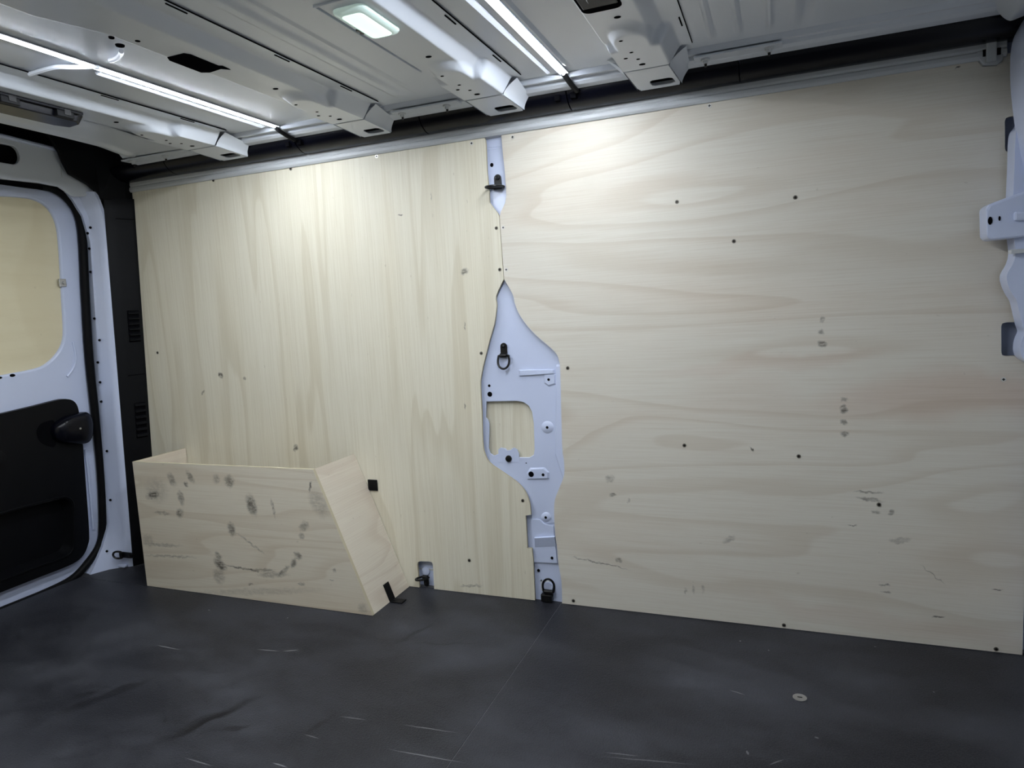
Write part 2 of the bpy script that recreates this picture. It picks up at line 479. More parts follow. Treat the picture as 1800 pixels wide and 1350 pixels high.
# upper skin so that the roof has thickness
box(bm, -2.3, XF+.1, YO, 0.05, 1.44, 1.46)
ceil = obj('ceiling', bm, 'skin', smooth=True)
bm = bmesh.new(); box(bm, -2.31, -2.28, YO, .05, 1.18, 1.455); box(bm, -2.28, -1.72, YO, .045, 1.43, 1.438); obj('header_blackout', bm, 'void', ceil)  # black lining added to shut out outside light and keep the slit dark
tag(ceil, 'bare painted steel van roof sheet with pressed beads', None, None, 'structure')

# ---- gutter strip between roof sheet and trim tubes
prof = [(-0.132, 1.3395), (-0.122, 1.330), (-0.105, 1.3335), (-0.098, 1.326), (-0.088, 1.3215), (-0.070, 1.319), (-0.060, 1.323), (-0.055, 1.345), (-0.132, 1.345)]
gut = obj('trim_1', extr_x(bmesh.new(), prof, -1.86, XF), 'skin', bevel=.0015)
tag(gut, 'painted steel gutter strip along the roof edge', None, None, 'structure')
# ---- pale rail above the plywood
prof = [(0.03, 1.256), (-0.004, 1.258), (-0.008, 1.264), (-0.007, 1.272), (-0.003, 1.275), (-0.006, 1.279), (-0.005, 1.288), (0.002, 1.293), (0.03, 1.293)]
rail = obj('trim_2', extr_x(bmesh.new(), prof, -1.985, 0.43), 'rail', bevel=.001)
tag(rail, 'grey-white steel rail running above the plywood lining', None, None, 'structure')
# clip bracket near the front end of the rail
a, b_, c, d = W(1715, 102), W(1727, 116), W(1752, 115), W(1762, 107)
top = [Vector((d.x, 0, 1.275)), Vector((a.x, 0, 1.275))]
obj('rail_clip', plate([p+Vector((0, -.007, 0)) for p in (a, b_, c, d, *top)], (0, .012, 0)), 'rail', rail, bevel=.002)
bm = bmesh.new(); p = W(1741, 95); box(bm, p.x-.010, p.x+.008, -.014, -.006, p.z-.018, p.z+.024); obj('clip_tongue', bm, 'rail', rail, bevel=.002)
for q in (W(1730, 95), W(1754, 92)):
    bm = bmesh.new(); box(bm, q.x-.004, q.x+.003, -.0095, -.006, q.z-.007, q.z+.006); obj('slot', bm, 'void', rail)

# ================================================================== ROOF BEAMS
PAT = [(-.432, .0075, 1.0), (-.351, .0045, 1.0), (-.281, .0045, 1.0), (-.253, .005, 1.0), (-.236, .0045, 1.0), (-.201, .008, 1.0)]
POFF = [.052, .064, .058, .075, .053, .051]


def up(x, y):
    """plan position re-surveyed from pad level to the beam underside"""
    q = (ZM-CAM.z)/(ZB-CAM.z); return x*q, CAM.y+(y-CAM.y)*q


def hat(x, z0, a, b_, wl_, xrf):
    zt = ZS-.003
    if x < a: return z0+(zt-z0)*sstep(0, wl_, a-x)
    if x > b_:
        t_ = min(1.0, (x-b_)/(xrf-b_)); return z0+(zt-z0)*(.8*t_+.2*sstep(0, 1, t_))
    return z0


def beam_z(x, y, xl, xr):
    m_ = hat(x, ZM, xl-.006, xr-.014, .009, xr+.010)
    p_ = hat(x, ZB, xl, xr, .011, xr+.024)
    xc = (xl+xr)/2
    if y < -.345: do = math.hypot((x-xc)/.042, (y+.345)/.076)
    else: do = abs(x-xc)/.042
    if y < -.330: di = math.hypot((x-xc)/.030, (y+.330)/.038)
    else: di = abs(x-xc)/.030
    if di <= 1: k_ = 1.0
    elif do >= 1: k_ = 0.0
    else: k_ = (1-do)/((1-do)+(di-1)*.6)
    k_ = max(sstep(0, 1, k_), sstep(-.322, -.290, y))
    return m_+(p_-m_)*k_


def roof_beam(label, xl, xr, wide=None):
    t = thing('roof_beam', label, 'beam', ((xl+xr)/2, -.8, ZB))
    x0, x1 = xl-.048, xr+.048
    nx = 78; bm = bmesh.new()
    ys = [-.172-.0045*i for i in range(66)]+[-.48-.02*i for i in range(6)]+[-.7, -.8, -.9, -1.1, -1.3, -1.5, YO+.01]
    grid = []
    for y in ys:
        sh = wide*sstep(-.83, -.87, y) if wide else 0.0
        row = []
        for i in range(nx+1):
            x = x0+(x1-x0)*i/nx
            row.append(bm.verts.new((x-(sh*(1-sstep(xl, xr, x))), y, beam_z(x, y, xl, xr))))
        grid.append(row)
    for j in range(len(ys)-1):
        for i in range(nx): bm.faces.new((grid[j][i], grid[j+1][i], grid[j+1][i+1], grid[j][i+1]))
    o = obj('beam_body', bm, 'skin', t, smooth=True, recalc=False)
    for (y, r, s), dx in zip(PAT, POFF):
        hole(t, (xr-dx, y, beam_z(xr-dx, y, xl, xr)), (0, 0, -1), r*.75, 1.25)
    # thin dark gap lines of the flange weld joints
    for yy in (-.30, -.52, -.78):
        bm = bmesh.new(); box(bm, xr+.0400, xr+.0425, yy-.022, yy+.022, ZS-.0045, ZS-.002); obj('flange_gap', bm, 'void', t)
    bm = bmesh.new(); box(bm, xr+.0478, xr+.0492, YO+.02, -.175, ZS-.0035, ZS-.0015); obj('flange_joint', bm, 'void', t)
    # end bracket on the gutter
    e0, e1 = -.166, -.058
    za, zb = ZB+.000, ZB-.010
    L0, L1, R0, R1 = xl+.002, xl+.012, xr-.002, xr+.010
    def pt(s, v): # s across 0..1, v along 0..1
        xa = L0+(L1-L0)*v; xb = R0+(R1-R0)*v
        return Vector((xa+(xb-xa)*s, e0+(e1-e0)*v, za+(zb-za)*v))
    outer = [pt(s, 0) for s in (0, .25, .5, .75, 1)]+[pt(1, .5), pt(1, .92), pt(.97, 1), pt(.6, 1), pt(.2, 1), pt(.03, 1), pt(0, .9), pt(0, .5)]
    hl = [pt(s, v) for s, v in ((.36, .74), (.38, .64), (.45, .60), (.60, .60), (.82, .60), (.89, .64), (.91, .74), (.90, .86), (.82, .90), (.6, .91), (.42, .90), (.37, .86))]
    bm = plate(outer, (0, 0, .003), [hl])
    obj('end_bracket', bm, 'skin', t, bevel=.001)
    bm = bmesh.new()
    for (xa, xb, sg) in ((R0, R1, 1), (L0, L1, -1)):
        rows = []
        for k in range(7):
            v = k/6; row = []
            for q in range(6):
                h = q/5
                x = xa+(xb-xa)*v+sg*(.002+.036*h**1.6*(1-.45*v)); y = e0+(e1-e0)*v*(1-.12*h)
                z = (za+(zb-za)*v)+(ZS-.004-(za+(zb-za)*v)-.014*v)*h
                row.append(bm.verts.new((x, y, z)))
            rows.append(row)
        for k in range(6):
            for q in range(5): bm.faces.new((rows[k][q], rows[k+1][q], rows[k+1][q+1], rows[k][q+1]))
    obj('bracket_flank', bm, 'skin', t, smooth=True)
    bm = bmesh.new(); hexa(bm, [tuple(pt(.04, 1)), tuple(pt(.96, 1)), tuple(pt(.96, 1)+Vector((0, .006, 0))), tuple(pt(.04, 1)+Vector((0, .006, 0)))] +
         [tuple(pt(.04, 1)+Vector((0, 0, .022))), tuple(pt(.96, 1)+Vector((0, 0, .022))), tuple(pt(.96, 1)+Vector((0, .006, .022))), tuple(pt(.04, 1)+Vector((0, .006, .022)))])
    obj('bracket_lip', bm, 'skin', t, bevel=.001)
    bm = bmesh.new(); c = pt(.63, .75); box(bm, c.x-.030, c.x+.030, c.y-.018, c.y+.020, c.z+.008, c.z+.012); obj('bracket_dark_box', bm, 'void', t)  # black box added inside so the bracket window reads dark
    return t


beamA = roof_beam('painted roof beam nearest the rear door, carrying a black latch box', -1.549, -1.449)
beamB = roof_beam('painted roof beam with a narrow black slot, beside the longer led strip', -1.058, -.965, .035)
beamC = roof_beam('painted roof beam carrying the lit dome lamp', -.685, -.588)
beamD = roof_beam('painted roof beam with a black rectangular opening, next to the ribbed front roof sheet', -.307, -.209)

# rear roof panel joined to the last beam, ending in a rounded bead over the rear doors
e = [(-1.664, YO, 0), (-1.664, -.62, 0), (-1.672, -.45, 0), (-1.684, -.335, 0), (-1.690, -.3125, 0), (-1.698, -.29, 0), (-1.716, -.24, .000), (-1.755, -.18, .010), (-1.795, -.135, .022)]
bm = bmesh.new()
prev = None
for (xe, y, dz) in e:
    row = []; xe, y = (up(xe, y) if y > -1.5 else (xe*1.0245, y)); y = min(y, -.132)
    rm = -.0115*sstep(-.322, -.290, y)
    for xx, zz in ((-1.546, ZM-.001+rm), (-1.566, ZM-.001+rm*.6), (-1.590, ZM-.0005+dz*.5), (xe+.035, ZM-.0005+dz*.8), (xe+.022, ZM+dz), (xe+.014, ZM-.004+dz), (xe+.004, ZM-.005+dz), (xe-.006, ZM-.001+dz), (xe-.014, ZM+.004+dz), (xe-.026, ZM+.005+dz), (xe-.029, ZM+.03+dz)):
        row.append(bm.verts.new((xx, y, zz)))
    if prev:
        for i in range(len(row)-1): bm.faces.new((prev[i], prev[i+1], row[i+1], row[i]))
    prev = row
rp = obj('rear_roof_panel', bm, 'skin', beamA, smooth=True)

# openings in beams B and D: flat plates coloured like the shade inside
s = [F(293.5, 100.5, ZB), F(325, 92.5, ZB), F(403, 120, ZB), F(370, 128, ZB)]
x0, x1, y0, y1 = -1.046, -.992, -.70, -.605
ol = [(x0, y0+.012, 0), (x0+.008, y0, 0), (x1-.006, y0, 0), (x1, y0+.01, 0), (x1, y1-.018, 0), (x1+.006, y1-.014, 0), (x1+.004, y1+.008, 0), (x1-.008, y1-.004, 0), (x0+.014, y1, 0), (x0, y1-.008, 0)]
obj('slot_opening', plate([(*up(p[0], p[1]), ZM-.0012) for p in ol], (0, 0, .002)), 'void', beamB)
for (px, py, r) in ((196, 67, .005), (242, 72, .005), (211, 81, .008)):
    c = F(px, py, ZM); hole(beamB, c, (0, 0, -1), r)
ol = rrect(-.304, -.236, -.72, -.502, .014)
obj('opening_recess', plate([(*up(p[0], p[1]), ZM-.0012) for p in ol], (0, 0, .002)), 'void', beamD)
bm = bmesh.new(); box(bm, -.307, -.246, -.69, -.496, ZM-.003, ZM+.0); obj('cover_plate', bm, 'black', beamD, bevel=.002)
bm = bmesh.new(); box(bm, -.289, -.261, -.69, -.532, ZM-.010, ZM-.002); obj('cover_rib', bm, 'black', beamD, bevel=.002)

# black latch box on beam A
lb = thing('latch_box', 'black plastic latch box hanging under the roof beam by the rear door', 'latch', (-1.52, -.62, ZB))
zt, zl = ZM-.001, ZM-.022
pr = [(-1.470, -.80), (-1.470, -.555), (-1.485, -.535), (-1.535, -.525), (-1.550, -.56), (-1.550, -.80)]
pl = [(-1.474, -.80), (-1.474, -.562), (-1.490, -.545), (-1.528, -.540), (-1.540, -.57), (-1.540, -.80)]
bm = bmesh.new()
pr = [(x-.030, y+.028) for x, y in pr]; pl = [(x-.030, y+.028) for x, y in pl]
vt = [bm.verts.new((x, y, zt)) for x, y in pr]; vl = [bm.verts.new((x, y, zl)) for x, y in pl]
for i in range(6): bm.faces.new((vt[i], vt[(i+1) % 6], vl[(i+1) % 6], vl[i]))
bm.faces.new(vt); bm.faces.new(vl)
obj('housing', bm, 'tube', lb, bevel=.002)
bm = bmesh.new(); box(bm, -1.504, -1.491, -.77, -.525, zt-.006, zt); obj('lip', bm, 'tube', lb, bevel=.001)
for y in (-.567, -.687):
    bm = bmesh.new(); box(bm, -1.510, -1.492, y-.020, y+.020, zl+.001, zt-.005); obj('catch', bm, 'black', lb, bevel=.002)
    bm = bmesh.new(); box(bm, -1.508, -1.4905, y-.004, y+.012, zl+.006, zt-.001); obj('catch_tab', bm, 'ring', lb, bevel=.001)

# ================================================================== LED STRIPS
def led_strip(label, x, y0, y1, tapeside):
    t = thing('led_strip', label, 'led strip', (x, (y0+y1)/2, ZS-.004), 'led strips on the roof sheet')
    bm = bmesh.new(); box(bm, x-.010, x+.010, y1, y0, ZS-.0045, ZS-.0025)
    for f_ in bm.faces: f_.material_index = 0 if f_.calc_center_median().z < ZS-.0044 else 1
    obj('tape', bm, ['tape', 'cable'], t)
    bm = bmesh.new(); y = y0-.006; n = 0
    while y > y1+.004:
        box(bm, x-.0027, x+.0027, y-.0027, y+.0027, ZS-.0062, ZS-.0046); y -= .0167
    for f_ in bm.faces: f_.material_index = 0 if f_.calc_center_median().z < ZS-.0061 else 1
    o = obj('led_chips', bm, ['chip', 'chipside'], t); o['kind'] = 'stuff'
    return t


l1 = led_strip('lit white led strip stuck to the roof sheet between latch-box beam and slotted beam', -1.266, -.132, -1.55, (-.02, -.02))
l2 = led_strip('lit white led strip on the roof sheet beside the dome lamp beam', -.449, -.136, -1.55, (-.02, -.02))
for t, xa, xb, ya, yb, wa, wb_ in ((l1, -1.281, -1.286, -.64, -.150, .014, .014), (l2, -.474, -.478, -1.5, -.150, .022, .006)):
    bm = bmesh.new()
    hexa(bm, [(xa, ya, ZS-.002), (xb, yb, ZS-.002), (xb-wb_, yb, ZS-.0025-wb_*.28), (xa-wa, ya, ZS-.0025-wa*.28), (xa, ya, ZS-.0005), (xb, yb, ZS-.0005), (xb-wb_-.003, yb, ZS-.0005), (xa-wa-.003, ya, ZS-.0005)])
    obj('backing_wedge', bm, 'cable', t)  # white backing strip shaped as a wedge to catch the chips' light
c1 = [F(52, 131, 1.334), F(75, 124, 1.334), F(100, 118, 1.334), F(130, 118, 1.334), F(160, 117, 1.334), F(175, 118, 1.334)]
bm = tube(bmesh.new(), spline(c1, 5), .0045, 8)
p0 = [F(193, 107, 1.334), F(205, 103, 1.334), F(212, 96, 1.332), F(213, 90, 1.328)]
o = obj('feed_cable', tube(bm, spline(p0, 5), .0045, 8), 'cable', l1, smooth=True)
for t, x in ((l1, -1.266), (l2, -.449)):
    bm = tube(bmesh.new(), spline([(x, -.138, 1.335), (x+.004, -.125, 1.326), (x+.008, -.10, 1.318), (x+.012, -.075, 1.312)], 5), .006, 8)
    obj('lead_wire', bm, 'rubber', t, smooth=True)

# ================================================================== DOME LAMP
dl = thing('dome_lamp', 'lit rectangular dome lamp with pale green diffuser on the roof beam', 'lamp', (-.651, -.633, ZM))
def lay(inset, z, x0=-.683, x1=-.619, y0=-.696, y1=-.570, r=.014): return [(p[0], p[1], z) for p in rrect(x0+inset, x1-inset, y0+inset, y1-inset, max(.004, r-inset*.4), 5)]
def loft(loops, cap=True):
    bm = bmesh.new(); vv = [[bm.verts.new(p) for p in lp] for lp in loops]; n = len(vv[0])
    for a, b_ in zip(vv, vv[1:]):
        for k in range(n): bm.faces.new((a[k], a[(k+1) % n], b_[(k+1) % n], b_[k]))
    if cap: bm.faces.new(vv[0]); bm.faces.new(vv[-1])
    return bm
obj('clear_rim', loft([lay(0, ZM), lay(0, ZM-.003), lay(.002, ZM-.006), lay(.010, ZM-.009)]), 'rim', dl, smooth=True)
obj('diffuser', loft([lay(.011, ZM-.008), lay(.012, ZM-.010), lay(.018, ZM-.0125)]), 'diff', dl, smooth=True)
bm = bmesh.new(); disc(bm, (-.678, -.621, ZM-.006), (0, 0, -1), .0045, .003); disc(bm, (-.678, -.609, ZM-.006), (0, 0, -1), .0045, .003); box(bm, -.680, -.676, -.621, -.609, ZM-.0085, ZM-.006)
obj('switch', bm, 'ring', dl)
bm = bmesh.new(); box(bm, -.697, -.607, -.722, -.718, ZM-.003, ZM+.002); box(bm, -.6975, -.6945, -.718, -.36, ZM-.002, ZM+.004); obj('seam_strip', bm, 'skin', beamC, bevel=.0008)

# ================================================================== TRIM TUBES along the roof edge
cuts = [-2.00, -1.757, -1.265, -.865, -.467, -.075, .47]
names = ['black trim tube segment at the rear corner of the roof edge', 'black trim tube segment under the latch-box beam', 'black trim tube segment under the slotted beam',
         'black trim tube segment under the dome lamp beam', 'black trim tube segment under the beam beside the ribbed roof sheet', 'long black trim tube segment reaching the bulkhead pillar']
tp = []
for k in range(11):
    a = math.radians(-8+k*112/10)          # convex roll from the rail up to the gutter
    tp.append((0.004-.031*(1-math.cos(a)) - .030*math.sin(a)*.55-.012*k/10, 1.2875-.004+.040*k/10-.012*math.sin(math.pi*k/10)))
tp = spline([(0.004, 1.290, 0), (-.014, 1.286, 0), (-.034, 1.289, 0), (-.052, 1.300, 0), (-.063, 1.313, 0), (-.066, 1.326, 0)], 3)
tprof = [(p.x, p.y) for p in tp]+[(-.050, 1.334), (.02, 1.334), (.02, 1.290)]
for i in range(6):
    t = thing('trim_tube', names[i], 'trim', ((cuts[i]+cuts[i+1])/2, -.03, 1.29), 'black trim tubes along the roof edge')
    obj('shell', extr_x(bmesh.new(), tprof, cuts[i]+.0015, cuts[i+1]-.0015), 'tube', t, smooth=True)
    if i in (1, 3):
        for dx in (-.022,):
            bm = bmesh.new(); x = cuts[i+1]+dx; box(bm, x-.006, x+.006, -.068, -.055, 1.300, 1.312); obj('clip', bm, 'void', t)
    if i in (2, 4):
        bm = bmesh.new(); x = cuts[i]+.018; box(bm, x-.007, x+.007, -.068, -.055, 1.300, 1.312); obj('clip', bm, 'void', t)

# flat screwed brackets on the gutter
for (xa, xb, sx, lab) in ((W(690, 196, -.11).x, W(806, 174, -.11).x, [(706.7, 200), (785, 185)], 'flat steel strip with two screws on the gutter between slotted beam and dome lamp beam'),
                     (W(1220, 101, -.11).x, W(1375, 73, -.11).x, [(1240, 104), (1352, 84)], 'flat steel strip with two screws on the gutter by the ribbed roof sheet'),
                     (W(218, 278, -.11).x, W(327, 260, -.11).x, [(234, 282), (290, 272)], 'flat steel strip with two screws on the gutter by the rear door corner')):
    t = thing('gutter_strip', lab, 'bracket', ((xa+xb)/2, -.11, 1.325), 'screwed strips on the gutter')
    bm = bmesh.new(); box(bm, xa, xb, -.122, -.088, 1.3225, 1.327); obj('strip', bm, 'skin', t, bevel=.001)
    for q in sx:
        x = W(q[0], q[1], -.105).x
        bm = disc(bmesh.new(), (x, -.105, 1.3225), (0, 0, -1), .010, .004, 12); disc(bm, (x, -.105, 1.319), (0, 0, -1), .0055, .006, 8); obj('screw', bm, 'rail', t)
        obj('screw_stem', disc(bmesh.new(), (x, -.103, 1.314), (0, 0, -1), .003, .007, 8), 'ring', t)

# ================================================================== PLYWOOD LINING
TH = .007
top_s = [(850, 241), (853, 246), (854, 255), (856, 303), (859, 331), (860.5, 356), (867, 365), (875, 375), (877.4, 381)]
topR = [(880.8, 236), (884, 270), (888, 308), (890, 343), (888, 356), (884, 365), (880, 372), (878.2, 381)]
bl_L = [(885.4, 491), (872, 520), (873, 538), (869, 569), (860, 600), (851, 636), (845.6, 662), (844.4, 680), (846.7, 724), (848.3, 777), (851.7, 797), (861, 814), (882, 829), (906, 846), (921.6, 862), (930.7, 884), (933, 905)]
bl_L2 = [(924, 906.5), (927, 964), (935, 964), (937, 984), (940.4, 1055)]
bl_R = [(886.2, 491), (901, 517), (904.4, 531), (911, 549), (924, 569), (942, 589), (964, 608), (978, 622), (983, 636), (985, 658), (988, 780), (991.5, 811), (991.5, 835), (984, 856), (975.7, 877.6), (974, 899), (975.7, 935), (979, 960), (982, 993), (987, 1023), (988, 1060)]


def wl(lst): return [W(*p) for p in lst]


def smooth_px(lst, n=3):
    return wl([(p.x, p.y) for p in spline([(a, b_, 0) for a, b_ in lst], n)])


def fz(p): return Vector((p.x, 0, .0015))     # foot of the board


ZT = 1.264
zL = [W(232, 334), W(264, 790)]
k = (zL[0].x-zL[1].x)/(zL[0].z-zL[1].z); xb = zL[1].x-k*zL[1].z
ring_n = [W(x, y) for x, y in ((763, 1033), (761, 992), (759, 988.5), (755, 987), (739, 986.5), (735, 988), (733.5, 992), (737, 1031))]
ring_n[0].z = .0015; ring_n[-1].z = .0015
tsl = wl(top_s); tsl[0].z = ZT
bl = smooth_px(bl_L[:4])[:-1]+smooth_px(bl_L[3:])+wl(bl_L2); bl[-1] = fz(bl[-1])
outer = [Vector((xb+k*ZT, 0, ZT))]+tsl+bl+ring_n+[Vector((xb, 0, .0015))]
panR = thing('plywood_panel', 'pale plywood lining panel with vertical grain, behind the plywood box', 'panel', (-1.35, 0, 0))
obj('board', plate(outer, (0, TH, 0), edge_mat=1), ['plyR', 'edge'], panR)
# front panel
tr = wl(topR); tr[0].z = ZT
br = smooth_px(bl_R[:3])[:-1]+smooth_px(bl_R[2:]); br[-1] = fz(br[-1])
clipn = [W(1763, 107), W(1752, 116), W(1727, 117), W(1714, 103)]
clipn[0].z = ZT; clipn[-1].z = ZT
xe = .487
def notch(pxl, pt_, pb, xr_=xe):
    a, b_ = W(pxl, pt_), W(pxl, pb)
    return [Vector((xr_, 0, b_.z)), Vector((b_.x+.008, 0, b_.z)), Vector((b_.x+.002, 0, b_.z+.002)), Vector((b_.x, 0, b_.z+.008)), Vector((a.x, 0, a.z-.008)), Vector((a.x+.002, 0, a.z-.002)), Vector((a.x+.008, 0, a.z)), Vector((xr_, 0, a.z))]
outer = [Vector((xe, 0, .0015))]+notch(1760, 567, 626)+notch(1766.5, 206, 268)+[Vector((xe, 0, ZT))]+clipn+list(tr)+br
panF = thing('plywood_panel', 'large pale plywood lining panel with wavy horizontal grain and black scuff marks', 'panel', (-.05, 0, 0))
obj('board', plate(outer, (0, TH, 0), edge_mat=1), ['plyF', 'edge'], panF)

# screws
sm = {}
for key in ('screw', 'screwp'):
    bm = disc(bmesh.new(), (0, 0.002, 0), (0, -1, 0), .0052, .0028, 10)
    o = obj('screw', bm, key, None); sm[key] = o.data; bpy.data.objects.remove(o)
bm = bmesh.new(); box(bm, -.0028, .0028, -.0013, -.0007, -.0008, .0008); box(bm, -.0008, .0008, -.0013, -.0007, -.0028, .0028)
o = obj('cross_slot', bm, 'void', None); slot_me = o.data; bpy.data.objects.remove(o)
for pan, lst in ((panR, [(375, 317, 0), (511, 297, 0), (662, 275, 1), (829, 252, 1), (277, 620, 0), (872.5, 401, 0), (878.5, 474, 0), (846, 621, 0), (919, 880, 0), (825, 985, 0)]),
                 (panF, [(901, 241, 1), (1247, 186, 1), (884.5, 400, 1), (890, 474, 1), (998, 647, 0), (1190, 355, 0), (1398, 347, 0), (1203, 783, 0), (1404, 802, 0), (1378, 1099, 0), (1008, 1056, 0), (1751, 1141, 0), (1764, 667, 1), (1545, 887, 0), (1290, 424, 0)])):
    for (x, y, b_) in lst:
        p = W(x, y)
        s_ = bpy.data.objects.new('screw', sm['screwp' if b_ else 'screw']); COL.objects.link(s_); s_.location = p; adopt(s_, pan)
        c_ = bpy.data.objects.new('cross_slot', slot_me); COL.objects.link(c_); c_.location = p; adopt(c_, s_)

# ================================================================== STEEL PILLAR showing through the lining
YP = .013
pil = thing('body_pillar', 'white steel body pillar showing between the two plywood lining panels', 'pillar', (-.6, YP, 0))
def wp(x, y, Y=YP): return W(x, y, Y)
# upper strip
bm = plate([wp(846, 228), wp(902, 222), wp(908, 400), wp(850, 402)], (0, .003, 0)); obj('upper_strip', bm, 'paint', pil)
for yy in (259, 263):
    bm = bmesh.new(); a, b_ = wp(857, yy), wp(882, yy-3); hexa(bm, [tuple(a+Vector((0, -.0012, -.0016))), tuple(b_+Vector((0, -.0012, -.0016))), tuple(b_+Vector((0, .001, -.0016))), tuple(a+Vector((0, .001, -.0016))), tuple(a+Vector((0, -.0004, .0016))), tuple(b_+Vector((0, -.0004, .0016))), tuple(b_+Vector((0, .001, .0016))), tuple(a+Vector((0, .001, .0016)))])
    obj('pressed_line', bm, 'paint', pil)
hole(pil, wp(864.5, 290), (0, -1, 0), .0058, .9)
# main body with its window
out = [(884, 484), (908, 508), (918, 545), (950, 585), (990, 618), (1000, 700), (1003, 840), (985, 918), (957, 922), (949, 915), (935, 914), (933, 900), (925, 880), (900, 855), (850, 830), (832, 780), (830, 660), (850, 590), (860, 505)]
win = [(855, 706), (908, 705), (920, 707), (929, 713), (935, 724), (938, 745), (939.5, 790), (938, 800), (931, 804), (913, 804), (911, 796), (906, 790), (900, 788), (897, 792), (891, 792), (888, 788), (880, 790), (876, 798), (868, 801), (862, 797), (859, 788), (860, 745), (858, 738), (854, 734)]
bm = plate([wp(*p) for p in out], (0, .004, 0), [[wp(*p) for p in win]])
obj('pillar_body', bm, 'paint', pil, bevel=.0012)
bm = bmesh.new(); a, b_ = wp(846, 698, .024), wp(950, 815, .024); box(bm, a.x, b_.x, .024, .030, b_.z, a.z); obj('window_board', bm, 'plyR', pil)
# folded front flange, raised pressings, lower sheet
def emb(pts, h, name='pressing', y=YP, bev=.004):
    """pressing standing proud: outline in px, inset top"""
    P3 = [wp(*p, y) for p in pts]; c = sum(P3, Vector())/len(P3)
    lo = [p for p in P3]; hi = [p+(c-p).normalized()*min(.006, (c-p).length*.4)+Vector((0, -h, 0)) for p in P3]
    return obj(name, loft([lo, hi]), 'paint', pil, bevel=0.0012)
emb([(978, 640), (1004, 640), (1008, 840), (996, 860), (976, 800)], .005)
emb([(911, 650), (976, 649), (977, 657), (912, 661)], .005)
emb([(956, 656), (978, 656), (978, 676), (964, 680), (956, 674)], .003)
def ringp(cx, cy, r, y=YP):
    pts = [wp(cx+r*math.cos(a*math.pi/10), cy+r*math.sin(a*math.pi/10), y) for a in range(20)]
    q = [wp(cx+r*.62*math.cos(a*math.pi/10), cy+r*.62*math.sin(a*math.pi/10), y)+Vector((0, -.0035, 0)) for a in range(20)]
    obj('dimple', loft([pts, q]), 'paint', pil, smooth=True)
    hole(pil, wp(cx, cy, y)+Vector((0, -.0036, 0)), (0, -1, 0), .0042)
ringp(962.5, 751, 11)
ringp(960, 909, 9)
emb([(925, 832), (932, 822), (958, 821), (966, 830), (966, 842), (926, 843)], .004)
for (x, y, r, h) in ((965, 667, .004, .0032), (860, 678, .0042, .0002), (861, 693, .0078, .0002), (934.5, 833, .0085, .0042), (955.5, 834, .0045, .0042), (946.5, 1003, .0045, .0002), (971, 980, .0045, .004), (925, 814, .0018, .0002)):
    hole(pil, wp(x, y)+Vector((0, -h, 0)), (0, -1, 0), r)
bm = plate([wp(*p) for p in ((918, 895), (1000, 895), (1000, 1075), (925, 1070))], (0, .003, 0)); bmesh.ops.translate(bm, verts=bm.verts, vec=(0, .0015, 0)); obj('lower_strip', bm, 'paint', pil)
lo = [wp(*p, YP-.0005) for p in ((934, 912), (950, 913), (957, 920), (973, 924), (980, 990), (939, 988))]
bm = plate([p+Vector((0, -.003, 0)) for p in lo], (0, .003, 0)); obj('lower_sheet', bm, 'paint', pil, bevel=.001)
a = [wp(940, 944, YP-.004), wp(976, 942, YP-.004), wp(978, 960, YP-.004), wp(940, 962, YP-.004)]
bm = loft([[p+Vector((0, .001, 0)) for p in a], [a[0]+Vector((.001, -.007, -.001)), a[1]+Vector((-.001, -.007, -.001)), a[2]+Vector((-.001, 0, 0)), a[3]+Vector((.001, 0, 0))]]); obj('step_pressing', bm, 'paint', pil)
bm = plate([wp(*p, .02) for p in ((914, 896), (946, 896), (946, 975), (914, 975))], (0, .003, 0)); obj('side_flange', bm, 'paint', pil)
# tab and plug in the window
obj('window_tab', plate([wp(*p, YP-.001) for p in ((876, 790), (880, 787), (886, 788), (890, 792), (899, 791), (903, 787), (909, 790), (912, 798), (912, 812), (876, 812))], (0, .003, 0), [[wp(*p, YP-.001) for p in ((881, 800), (886, 800), (887, 811), (882, 811))], [wp(*p, YP-.001) for p in ((903, 799), (908, 799), (908, 810), (904, 810))]]), 'paint', pil)
obj('plug', disc(bmesh.new(), wp(894.5, 806)+Vector((0, -.001, 0)), (0, -1, 0), .0095, .004, 16, 1, .002), 'ring', pil, smooth=True)


# ================================================================== LASHING RINGS
def arc_ring(c, u, v, rw, rl, n=26):
    """D-shaped loop: straight bar at c, bow reaching rl along v"""
    pts = [c-u*rw*.75, c-u*rw*.92+v*rl*.12, c-u*rw+v*rl*.4]
    for i in range(1, 10):
        a = math.pi-math.pi*i/10
        pts.append(c+u*rw*math.cos(a)+v*(rl*.45+rl*.55*math.sin(a)))
    pts += [c+u*rw+v*rl*.4, c+u*rw*.92+v*rl*.12, c+u*rw*.75]
    return spline(pts, 3, True)


